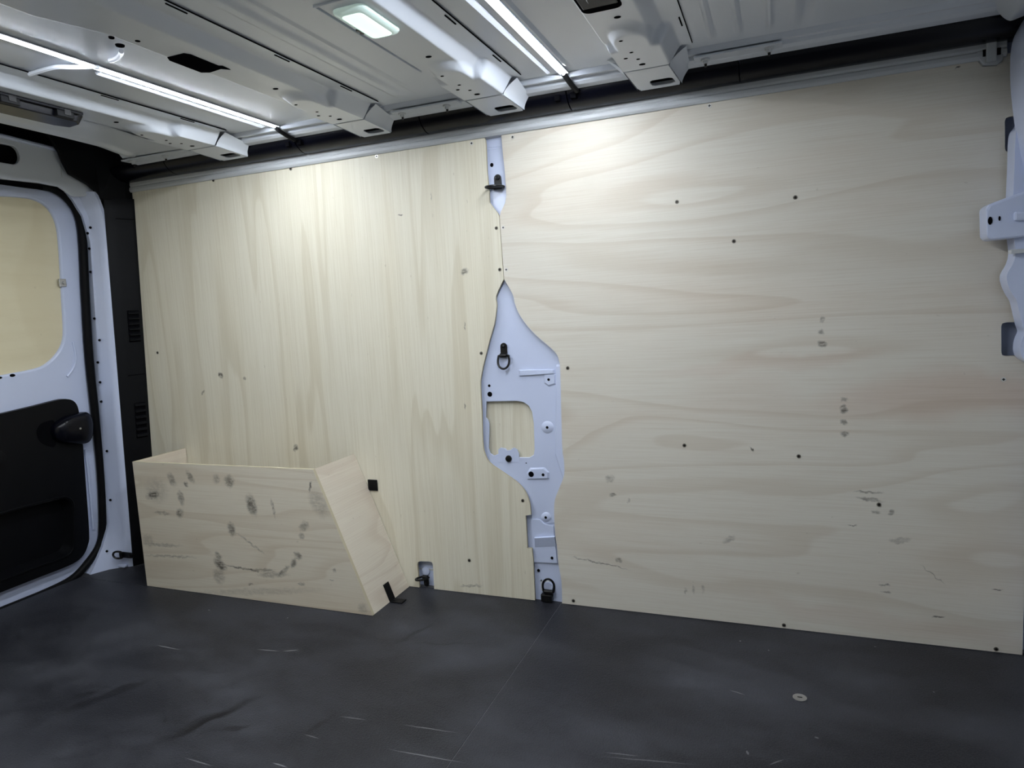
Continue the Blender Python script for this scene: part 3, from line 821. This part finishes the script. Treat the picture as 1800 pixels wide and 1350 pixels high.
def lashing_ring(label, base, tab_up, tab_w, tab_l, ring_dir, rw, rl, th=.0034, nrm=(0, -1, 0)):
    nrm = Vector(nrm); up = Vector(tab_up).normalized(); sd = up.cross(nrm).normalized(); base = Vector(base)
    t = thing('lashing_ring', label, 'ring', base, 'black lashing rings of the load bay')
    pts = [base-sd*tab_w/2-up*tab_l*.3, base+sd*tab_w/2-up*tab_l*.3]
    for i in range(9):
        a = math.pi*i/8; pts.append(base+sd*tab_w/2*math.cos(a)+up*(tab_l*.7-tab_w/2+tab_w/2*math.sin(a)))
    obj('tab', plate([p+nrm*.0005 for p in pts], nrm*.004), 'ring', t, bevel=.0008)
    obj('bolt', disc(bmesh.new(), base+up*(tab_l*.7-tab_w/2)+nrm*.0045, nrm, tab_w*.30, .003, 10, 1, .0015), 'ring', t)
    hb = base-up*tab_l*.30+nrm*.007
    bm = tube(bmesh.new(), [hb-sd*tab_w*.5, hb, hb+sd*tab_w*.5], .0062, 10); obj('hinge_sleeve', bm, 'ring', t, smooth=True)
    obj('loop', tube(bmesh.new(), arc_ring(hb, sd, Vector(ring_dir).normalized(), rw, rl), th, 8, True), 'ring', t, smooth=True)
    return t


lashing_ring('black lashing ring sticking out near the top of the white pillar', wp(876, 323), (0, 0, 1), .020, .034, (-.15, -1, -.05), .020, .040)
lashing_ring('black lashing ring hanging on the wide part of the white pillar', wp(886.5, 618), (0, 0, 1), .019, .034, (0, -.18, -1), .0165, .036, .0030)
# floor-level ring at the pillar foot
b0 = wp(966, 1046, YP-.006)
t = lashing_ring('black lashing ring standing up at the foot of the white pillar', b0+Vector((0, 0, .006)), (0, 0, -1), .024, .022, (.12, -.25, 1), .0165, .042, .0032)
bm = bmesh.new(); box(bm, b0.x-.022, b0.x+.010, YP-.020, YP-.001, .002, .024); obj('foot_block', bm, 'ring', t, bevel=.003)
obj('pressing', disc(bmesh.new(), wp(965, 1030), (0, -1, 0), .014, .006, 12), 'paint', pil, smooth=True)
bm = bmesh.new(); p = wp(962, 1030); box(bm, p.x-.018, p.x-.014, YP-.003, YP, p.z-.014, p.z+.016); box(bm, p.x-.018, p.x+.010, YP-.003, YP, p.z+.013, p.z+.016); obj('slot_edge', bm, 'rail', pil)
# ring in the small notch by the plywood box
b1 = W(750, 1018, .012)
t = lashing_ring('black lashing ring in the small notch beside the plywood box', b1, (0, 0, -1), .016, .030, (-.35, -1, .05), .013, .032, .0032)
nb = thing('notch_plate', 'white steel plate seen in the small notch beside the plywood box', 'plate', W(748, 1030, .02))
a, b_ = W(728, 984, .022), W(768, 1034, .022)
bm = bmesh.new(); box(bm, a.x, b_.x, .020, .024, .002, a.z); obj('sheet', bm, 'paint', nb)
obj('bump', disc(bmesh.new(), W(749, 1004, .02), (0, -1, 0), .014, .004, 14, 1, .004), 'paint', nb, smooth=True)
bm = bmesh.new(); a, b_ = W(737, 999, .019), W(761, 999, .019); box(bm, a.x, b_.x, .0185, .021, a.z-.002, a.z+.002); obj('crease', bm, 'rail', nb)

# ================================================================== PLYWOOD BOX over the wheel arch
wb = thing('wheel_arch_box', 'open-topped scuffed plywood box with a slanted end, standing against the lining', 'box', (-1.45, -.1, 0))
ZH = .403; t9 = .009
fo = [Vector((-1.874, -.2, ZH)), Vector((-1.193, -.2, ZH)), Vector((-1.038, -.2, .001)), Vector((-1.874, -.2, .001))]
obj('front_board', plate(fo, (0, t9, 0), edge_mat=1), ['plyB', 'edge'], wb)
so = [Vector((-1.874, -.2+t9, .001)), Vector((-1.874, -.002, .001)), Vector((-1.874, -.002, ZH)), Vector((-1.874, -.2+t9, ZH))]
obj('end_board', plate(so, (t9, 0, 0), edge_mat=1), ['plyS', 'edge'], wb)
sl = [Vector((-1.193, -.2+t9, ZH)), Vector((-1.193, -.002, ZH)), Vector((-1.038, -.002, .001)), Vector((-1.038, -.2+t9, .001))]
obj('slanted_board', plate(sl, Vector((-.93, 0, -.36)).normalized()*t9, edge_mat=1), ['plyS', 'edge'], wb)
# black angle brackets
def sp(s, y): # point on the slanted face, s = 0 top .. 1 floor
    return Vector((-1.193+.155*s, y, ZH+( .001-ZH)*s))
nrm = Vector((.402, 0, .155)).normalized(); dn = (sp(1, 0)-sp(0, 0)).normalized()
bm = bmesh.new()
a = W(647, 845); c = W(664, 860); box(bm, W(648, 852).x, W(664, 852).x, -.004, -.0005, W(656, 862).z, W(656, 843).z)
brk = obj('wall_bracket', bm, 'black', wb, bevel=.0008)
p = F(690, 1056); s0 = 1-.052/.43
pts = [sp(s0, p.y-.013), sp(s0, p.y+.013), sp(.998, p.y+.013), sp(.998, p.y-.013)]
obj('floor_bracket_strap', plate([q+nrm*.0008 for q in pts], nrm*.003), 'black', wb, bevel=.0008)
bm = bmesh.new(); box(bm, -1.037, -.998, p.y-.013, p.y+.013, .0005, .0035); obj('floor_bracket_foot', bm, 'black', wb, bevel=.0008)

# ================================================================== FLOOR FIXING
ff = thing('floor_bolt', 'shiny round countersunk bolt in the black floor', 'bolt', F(1406, 1227))
c = F(1406, 1227)
bm = bmesh.new()
loops = [[(c.x+r*math.cos(2*math.pi*k/20), c.y+r*math.sin(2*math.pi*k/20), z) for k in range(20)] for r, z in ((.0135, .0004), (.0135, .0016), (.011, .0020), (.009, .0012), (.004, .0018))]
obj('cup_washer', loft(loops), 'steel', ff, smooth=True)
bm = bmesh.new(); box(bm, c.x-.0045, c.x+.0045, c.y-.001, c.y+.001, .0016, .0023); obj('drive_slot', bm, 'void', ff)

# ================================================================== REAR CORNER
# black plastic pillar trim with louvres
KL = .05
tc_ = thing('pillar_trim', 'tall black plastic corner trim with louvred vents beside the rear door', 'trim', (-2.05, -.04, 0))
def xw(z): return xb+k*z            # along the plywood edge
def xt(z): return -2.0785+.054*z    # along the door side edge
rows = []
bm = bmesh.new()
for z in (0.001, .3, .655, .660, .9, 1.236):
    ins = .002 if z in (.655, .660) else 0
    rows.append([bm.verts.new(p) for p in ((xw(z)+.004, .020, z), (xw(z)+.007, -.003, z), (xw(z)+.004, -.010, z), (xt(z)+.018, -.052, z), (xt(z)+.006, -.074, z), (xt(z), -.080, z), (xt(z)-.05, -.078, z))])
for a, b_ in zip(rows, rows[1:]):
    for i in range(6): bm.faces.new((a[i], a[i+1], b_[i+1], b_[i]))
obj('column', bm, 'black', tc_, smooth=True)
def tsurf(u, z): # u 0 at plywood .. 1 at door side
    a = Vector((xw(z)+.004, -.010, z)); b_ = Vector((xt(z)+.018, -.052, z)); return a+(b_-a)*u
for z0, z1 in ((.865, .776), (.555, .450)):
    pl_ = [tsurf(.02, z0+.008), tsurf(.82, z0+.008), tsurf(.82, z1-.008), tsurf(.02, z1-.008)]
    obj('vent_recess', plate([p+Vector((.0010, 0, 0)) for p in pl_], (-.004, 0, 0)), 'void', tc_)
    for i in range(6):
        z = z0+(z1-z0)*i/5
        a, b_ = tsurf(.05, z), tsurf(.80, z)
        bm = bmesh.new(); o1, o2 = Vector((.0075, -.001, -.003)), Vector((.001, 0, .0055))
        hexa(bm, [a, b_, b_+o1, a+o1, a+o2, b_+o2, b_+o1+Vector((0, 0, .0025)), a+o1+Vector((0, 0, .0025))])
        obj('louvre', bm, 'black', tc_)
for z in (.658, 1.17):
    bm = bmesh.new(); hexa(bm, [tuple(tsurf(-.1, z-.001)+Vector((.0012, 0, 0))), tuple(tsurf(1.1, z-.001)+Vector((.0012, 0, 0))), tuple(tsurf(1.1, z-.001)), tuple(tsurf(-.1, z-.001)), tuple(tsurf(-.1, z+.001)+Vector((.0012, 0, 0))), tuple(tsurf(1.1, z+.001)+Vector((.0012, 0, 0))), tuple(tsurf(1.1, z+.001)), tuple(tsurf(-.1, z+.001))]); obj('joint_line', bm, 'void', tc_)
# corner piece joining column and roof tubes
cp = [(-2.006, -.26, 1.42), (-2.004, -.215, 1.352), (-2.005, -.206, 1.325), (-2.008, -.187, 1.291), (-2.008, -.159, 1.280), (-2.009, -.128, 1.268), (-2.010, -.110, 1.255), (-2.011, -.080, 1.225), (-2.010, .02, 1.225), (-2.005, .025, 1.30), (-2.002, .025, 1.42)]
obj('corner_piece', plate([Vector(p) for p in cp], (-.012, 0, 0)), 'black', tc_, bevel=.003)
bm = bmesh.new(); hexa(bm, [(-2.010, -.095, 1.226), (-1.985, -.02, 1.226), (-1.985, .02, 1.226), (-2.012, .02, 1.226), (-2.006, -.11, 1.42), (-1.962, -.03, 1.42), (-1.962, .02, 1.42), (-2.006, .02, 1.42)]); obj('corner_fillet', bm, 'black', tc_, bevel=.006)

# white door reveal
rv = bpy.data.objects.new('wall_rear', None); COL.objects.link(rv); rv.location = (-2.12, -.1, 0)
tag(rv, 'white steel rear door surround with a row of small holes beside the black corner trim', None, None, 'structure')
seal_px = [(0, 318), (65, 327), (91, 334), (114, 350), (130, 376), (138, 415), (143, 513), (148, 600), (153, 658), (160, 723), (171, 833), (174, 922), (169, 958), (149, 990), (121, 1018), (71, 1043), (0, 1072)]
DX0, DK = -2.200, .08
def DP(px, py, off=0.0):
    p = RP(px, py, DX0+off, DK); return p
out3 = [DP(*p) for p in seal_px]
bm = bmesh.new(); rows = []
edge = [(1.262, -.150), (1.250, -.128), (1.225, -.112), (1.18, -.100), (1.10, -.092)]
zs_ = [0.001, .03, .08, .15, .3, .45, .6, .75, .9, 1.0, 1.1, 1.18, 1.225, 1.25]
def seal_y(z):
    if z < .17: return -.104-.085*((.17-z)/.17)**1.5
    if z < 1.10: return -.106-.002*(z-.17)
    return -.108-.10*((z-1.10)/.15)**2*.7
for z in zs_:
    ys_ = seal_y(z)+.004
    xd = DX0+DK*z
    yt = -.080 if z < 1.15 else -.080-.030*((z-1.15)/.1)**1.6
    rows.append([bm.verts.new(p) for p in ((xt(z)-.002, yt+.010, z), (xt(z)-.001, yt-.001, z), (xt(z)-.008, yt-.008, z), (xt(z)-.022, yt-.012, z), (xt(z)*.55+xd*.45-.004, yt*.6+ys_*.4-.004, z), (xd+.040, ys_+.006, z), (xd+.024, ys_+.012, z), (xd-.01, ys_+.014, z))])
for a, b_ in zip(rows, rows[1:]):
    for i in range(len(a)-1): bm.faces.new((a[i], a[i+1], b_[i+1], b_[i]))
obj('reveal_sheet', bm, 'paint', rv, smooth=True)
for (x, y) in ((159, 400), (154, 410), (157, 437), (159, 478), (166, 560), (175, 598), (172, 637), (176, 672), (178, 706), (188, 793), (194, 879), (188, 969)):
    p = W(x, y, -.104); z = p.z
    # land on the reveal surface
    d = ray(x, y); best = None
    for i in range(400):
        q = CAM+d*(1.9+i*.003)
        f_ = (q.x-(xt(z)-.022))/((DX0+DK*z+.04)-(xt(z)-.022))
        yy = -.092+f_*(seal_y(z)+.002+.092)
        if q.y > yy-.001: best = q; break
    if best: hole(rv, best+Vector((0, -.001, 0)), Vector((.35, -1, 0)).normalized(), .0042)
bm = bmesh.new(); box(bm, -2.155, -2.088, -.108, -.092, .003, .012); obj('crumpled_foot', bm, 'paint', rv, bevel=.003)
# black seal around the door
sl3 = [p+Vector((.012, .004 if 300 < q[1] < 960 and q[0] > 125 else 0, 0)) for p, q in zip(out3, seal_px)]
sl3 = [Vector((sl3[0].x, -.86, sl3[0].z+.005))]+sl3+[Vector((sl3[-1].x, -.86, sl3[-1].z))]
tag(obj('door_seal', tube(bmesh.new(), spline(sl3, 5), .0125, 10), 'rubber', rv, smooth=True), 'black rubber door seal')

# header over the door
hd = rv
HX = -2.030-.06*1.3
def HP(px, py): return RP(px, py, HX, .06)
h_ = [HP(0, 238), HP(107, 266), HP(111, 285), HP(123, 306), HP(139, 315), HP(156, 325), HP(166, 334), HP(150, 345), HP(130, 345), HP(105, 328), HP(72, 322), HP(0, 314)]
h_ = [Vector((h_[0].x, -.86, h_[0].z+.012))]+h_+[Vector((h_[-1].x, -.86, h_[-1].z+.004))]
c = HP(0, 276); e_ = HP(36, 276)
sc = [(e_.y-.012-(.021)+.021*math.cos(a), c.z+.012+.026*math.sin(a)) for a in [math.pi/2-math.pi*i/10 for i in range(11)]]
sc = [(y+.010, z) for y, z in sc]
slot = [Vector((HX+.06*z, y, z)) for y, z in sc]+[Vector((HX+.06*(c.z-.014), -.56, c.z-.014)), Vector((HX+.06*(c.z+.038), -.56, c.z+.038))]
obj('header_sheet', plate(h_, (-.012, 0, 0), [slot]), 'skin', hd, bevel=.002)
bm = bmesh.new(); box(bm, HX-.02+.06*1.3, HX-.015+.06*1.3, -.86, -.25, 1.24, 1.37); obj('slot_backing', bm, 'void', hd)
a, b_ = HP(0, 238), HP(159, 278)
bm = tube(bmesh.new(), [Vector((a.x, -.86, a.z+.014)), a, b_], .006, 8); obj('ledge', bm, 'paint', hd, smooth=True)
bm = bmesh.new(); p = HP(140, 264); box(bm, p.x-.006, p.x+.010, p.y-.012, p.y+.008, p.z-.006, p.z+.012); obj('clip', bm, 'clip', hd, bevel=.002)
bm = bmesh.new(); p = HP(155, 270); box(bm, p.x-.006, p.x+.010, p.y-.010, p.y+.012, p.z-.006, p.z+.008); obj('clip_end', bm, 'cable', hd, bevel=.003)
bm = bmesh.new(); p = HP(106, 290); box(bm, p.x, p.x+.0012, p.y-.0012, p.y+.0012, p.z-.035, p.z+.034); obj('joint_line', bm, 'rail', hd)

# ------------------------------------------------------------------ rear door
door = bpy.data.objects.new('door_1', None); COL.objects.link(door); door.location = (-2.2, -.45, 0)
tag(door, 'white rear door with plywood covered window and black inner panel', None, None, 'structure')
def dpt(y, z, off=0.0): return Vector((DX0+DK*z+off, y, z))
win_px = [(0, 345), (30, 346.5), (60, 351), (82, 363), (96, 383), (103, 410), (107, 460), (110, 520), (113, 570), (112, 597), (103, 618), (85, 637), (62, 648), (0, 660)]
wv = [DP(*p) for p in win_px]
wv = [dpt(-.78, wv[0].z+.006)]+spline(wv, 3)+[dpt(-.78, wv[-1].z-.014)]
ov = spline([DP(*p) for p in seal_px], 4)
ov = [dpt(-.84, ov[0].z+.008)]+ov+[dpt(-.84, ov[-1].z)]
wo = obj('window_board', plate([p+Vector((-.009, 0, 0)) for p in [dpt(-.80, wv[0].z+.03)]+[dpt(-.08, wv[0].z+.03), dpt(-.08, wv[-1].z-.03), dpt(-.80, wv[-1].z-.03)]], (-.006, 0, 0)), 'plyW', door)
tag(wo, 'plywood board filling the window opening')
p = DP(109, 497); bm = bmesh.new(); box(bm, p.x, p.x+.005, p.y-.012, p.y+.011, p.z-.012, p.z+.012); cl = obj('window_clip', bm, 'steel', door, bevel=.001)
obj('clip_screw', disc(bmesh.new(), p+Vector((.005, .002, 0)), (1, 0, 0), .005, .003, 10), 'steel', cl)
for (x, y, r) in ((0, 664, .006), (22, 660, .008)):
    hole(door, DP(x, y)+Vector((.0005, 0, 0)), Vector((1, 0, -DK)).normalized(), r*.6, 1.8)
# pressed ridge round the window corner
ri = [DP(128, 600, .001), DP(133, 625, .001), DP(130, 645, .001), DP(118, 662, .001)]
obj('pressed_ridge', tube(bmesh.new(), spline(ri, 5), .004, 8), 'paint', door, smooth=True)
# inner panel
ip = [(0, 728), (60, 714), (105, 702.5), (118, 701.5), (128, 704), (135, 711), (139, 724), (142, 752), (146, 782), (151, 850), (157, 935), (155, 957), (148, 974), (135, 987), (110, 999), (71, 1014), (0, 1042)]
DO = .022
iv = spline([DP(*p, DO) for p in ip], 3)
iv = [dpt(-.80, iv[0].z+.0, DO)]+iv+[dpt(-.80, iv[-1].z+.0, DO)]
pk = [(0, 905), (60, 888), (105, 877), (118, 878), (126, 886), (128, 905), (128, 950), (124, 967), (112, 977), (70, 992), (0, 1018)]
pv = spline([DP(*p, DO) for p in pk], 3); pv = [dpt(-.74, pv[0].z, DO)]+pv+[dpt(-.74, pv[-1].z, DO)]
dp_ = obj('inner_panel', plate(iv, (-.022, 0, 0), [pv]), 'black', door, bevel=.005)
tag(dp_, 'black plastic inner door panel with a pocket')
dsh = [dpt(p.y, p.z) for p in pv]
obj('door_sheet', plate(ov, (-.03, 0, 0), [wv, dsh]), 'paint', door, bevel=.006)
# pocket: back wall and sloping bowl
pc = sum(pv, Vector())/len(pv)
inn = [pc+(p-pc)*.90+Vector((-.035, 0, 0)) for p in pv]
obj('pocket', loft([pv, [pc+(p-pc)*.97+Vector((-.012, 0, 0)) for p in pv], inn], True), 'black', dp_, smooth=True).data
rim_p = [pc+(p-pc)*1.05+Vector((.001, 0, 0)) for p in pv]
obj('pocket_rim', tube(bmesh.new(), rim_p, .003, 6, True), 'black', dp_, smooth=True)
me = [c for c in dp_.children if c.name.startswith('pocket')][0].data
# remove the lid of the pocket bowl so that it is open towards the load bay
bmx = bmesh.new(); bmx.from_mesh(me)
big = [f for f in bmx.faces if len(f.verts) > 8]
big.sort(key=lambda f: -f.calc_center_median().x)
bmesh.ops.delete(bmx, geom=[big[0]], context='FACES_ONLY'); bmx.to_mesh(me); bmx.free()
# handle cover and cup
hv = [(88, 752), (97, 741), (112, 732), (130, 727), (145, 724), (152, 729), (156, 742), (156, 762), (152, 774), (144, 780), (120, 781), (100, 777), (90, 768)]
h0 = spline([DP(*p, DO-.002) for p in hv], 3, True); hc = sum(h0, Vector())/len(h0)
lv = [h0]+[[hc+(p-hc)*s_+Vector((dx_, 0, 0)) for p in h0] for s_, dx_ in ((1.0, .014), (.93, .026), (.75, .034), (.45, .038))]
hdl = obj('handle_cover', loft(lv), 'tube', door, smooth=True)
obj('cover_screw', disc(bmesh.new(), hc+Vector((.036, .0, 0)), (1, 0, 0), .004, .003, 8), 'steel', hdl)
cup = spline([DP(*p, DO) for p in ((64, 760), (70, 747), (82, 741), (96, 742), (98, 782), (84, 784), (70, 776))], 3, True)
obj('handle_cup', plate([p+Vector((.0006, 0, 0)) for p in cup], (-.002, 0, 0)), 'void', dp_)
kn = DP(-6, 806, DO); obj('pull_knob', disc(bmesh.new(), kn, (1, 0, 0), .024, .010, 20, 1, .006), 'black', dp_, smooth=True)
# lock edge strip between panel and door edge
st = spline([DP(150, 790, .004), DP(157, 850, .004), DP(164, 930, .004)], 4); obj('edge_ridge', tube(bmesh.new(), st, .004, 8), 'paint', door, smooth=True)

# ring at the reveal foot
lp = Vector((-2.108, -.100, .045)); q = W(222, 975, -.105)
t = lashing_ring('black lashing ring at the foot of the white door reveal', q+Vector((0, 0, 0)), (1, 0, 0), .020, .050, (-.9, -.5, .12), .012, .026, .0034)

# ================================================================== BULKHEAD PILLAR at the front end
bp = thing('bulkhead_pillar', 'white curved bulkhead pillar with a holed bracket overlapping the plywood edge', 'pillar', (.46, -.1, .6))
def col(pxs, y0, y1, name, xmax=.515, bev=.008, n=3):
    pts = spline([W(x, y, y0) for x, y in pxs], n)
    ol = pts+[Vector((xmax, y0, pts[-1].z)), Vector((xmax, y0, pts[0].z))]
    return obj(name, plate(ol, (0, y1-y0, 0)), 'paint', bp, smooth=True, bevel=bev)
col([(1800, 33), (1790, 50), (1780, 70), (1775.5, 95), (1774.5, 130), (1776, 165), (1781, 210), (1789, 262), (1800, 310)], -.05, -.16, 'upper_column')
col([(1795, 190), (1783, 223), (1774, 236), (1771, 260), (1770, 300), (1768, 345), (1767, 400), (1772, 443), (1768, 464), (1759, 480), (1757, 490), (1760, 503), (1766, 516), (1774, 529), (1778, 545), (1784, 570), (1788, 582), (1784, 592), (1781, 604), (1781, 617), (1786, 628), (1800, 637)], -.012, -.06, 'side_column', n=4)
bm = bmesh.new(); box(bm, .497, .515, -.060, -.012, .001, .66); obj('lower_column', bm, 'paint', bp, bevel=.006)
# bracket
y0 = -.075
q = [W(x, y, y0) for x, y in ((1734, 366), (1738, 359), (1800, 333), (1800, 415), (1742, 422), (1735, 416))]
q[2] = Vector((.515, y0, q[2].z+.02)); q[3] = Vector((.515, y0, q[3].z))
bk = obj('bracket', plate(q, (0, .055, 0)), 'paint', bp, bevel=.005)
hole(bk, W(1740.5, 388, y0)+Vector((0, -.0005, 0)), (0, -1, 0), .0085, .5)
hole(bk, W(1757, 384, y0)+Vector((0, -.0005, 0)), (0, -1, 0), .005, .4)
a, b_ = W(1780, 382, y0), W(1800, 376, y0)
bm = bmesh.new(); box(bm, a.x, .515, y0-.010, y0, a.z-.008, a.z+.010); obj('bracket_rib', bm, 'paint', bk, bevel=.004)
# joint between bracket and column
bm = bmesh.new(); a = W(1772, 443, -.065); box(bm, a.x+.003, .51, -.075, -.055, a.z-.004, a.z+.004); obj('joint_gap', bm, 'rail', bp)
# curved roof corner
pts = [W(x, y, -.09) for x, y in ((1740, 0), (1752, 18), (1762, 30), (1775, 37), (1790, 32), (1800, 28))]
ol = spline(pts, 3)+[Vector((.515, -.09, 1.40)), Vector((pts[0].x, -.09, 1.40))]
obj('roof_corner', plate(ol, (0, -.10, 0)), 'skin', bp, smooth=True, bevel=.01)
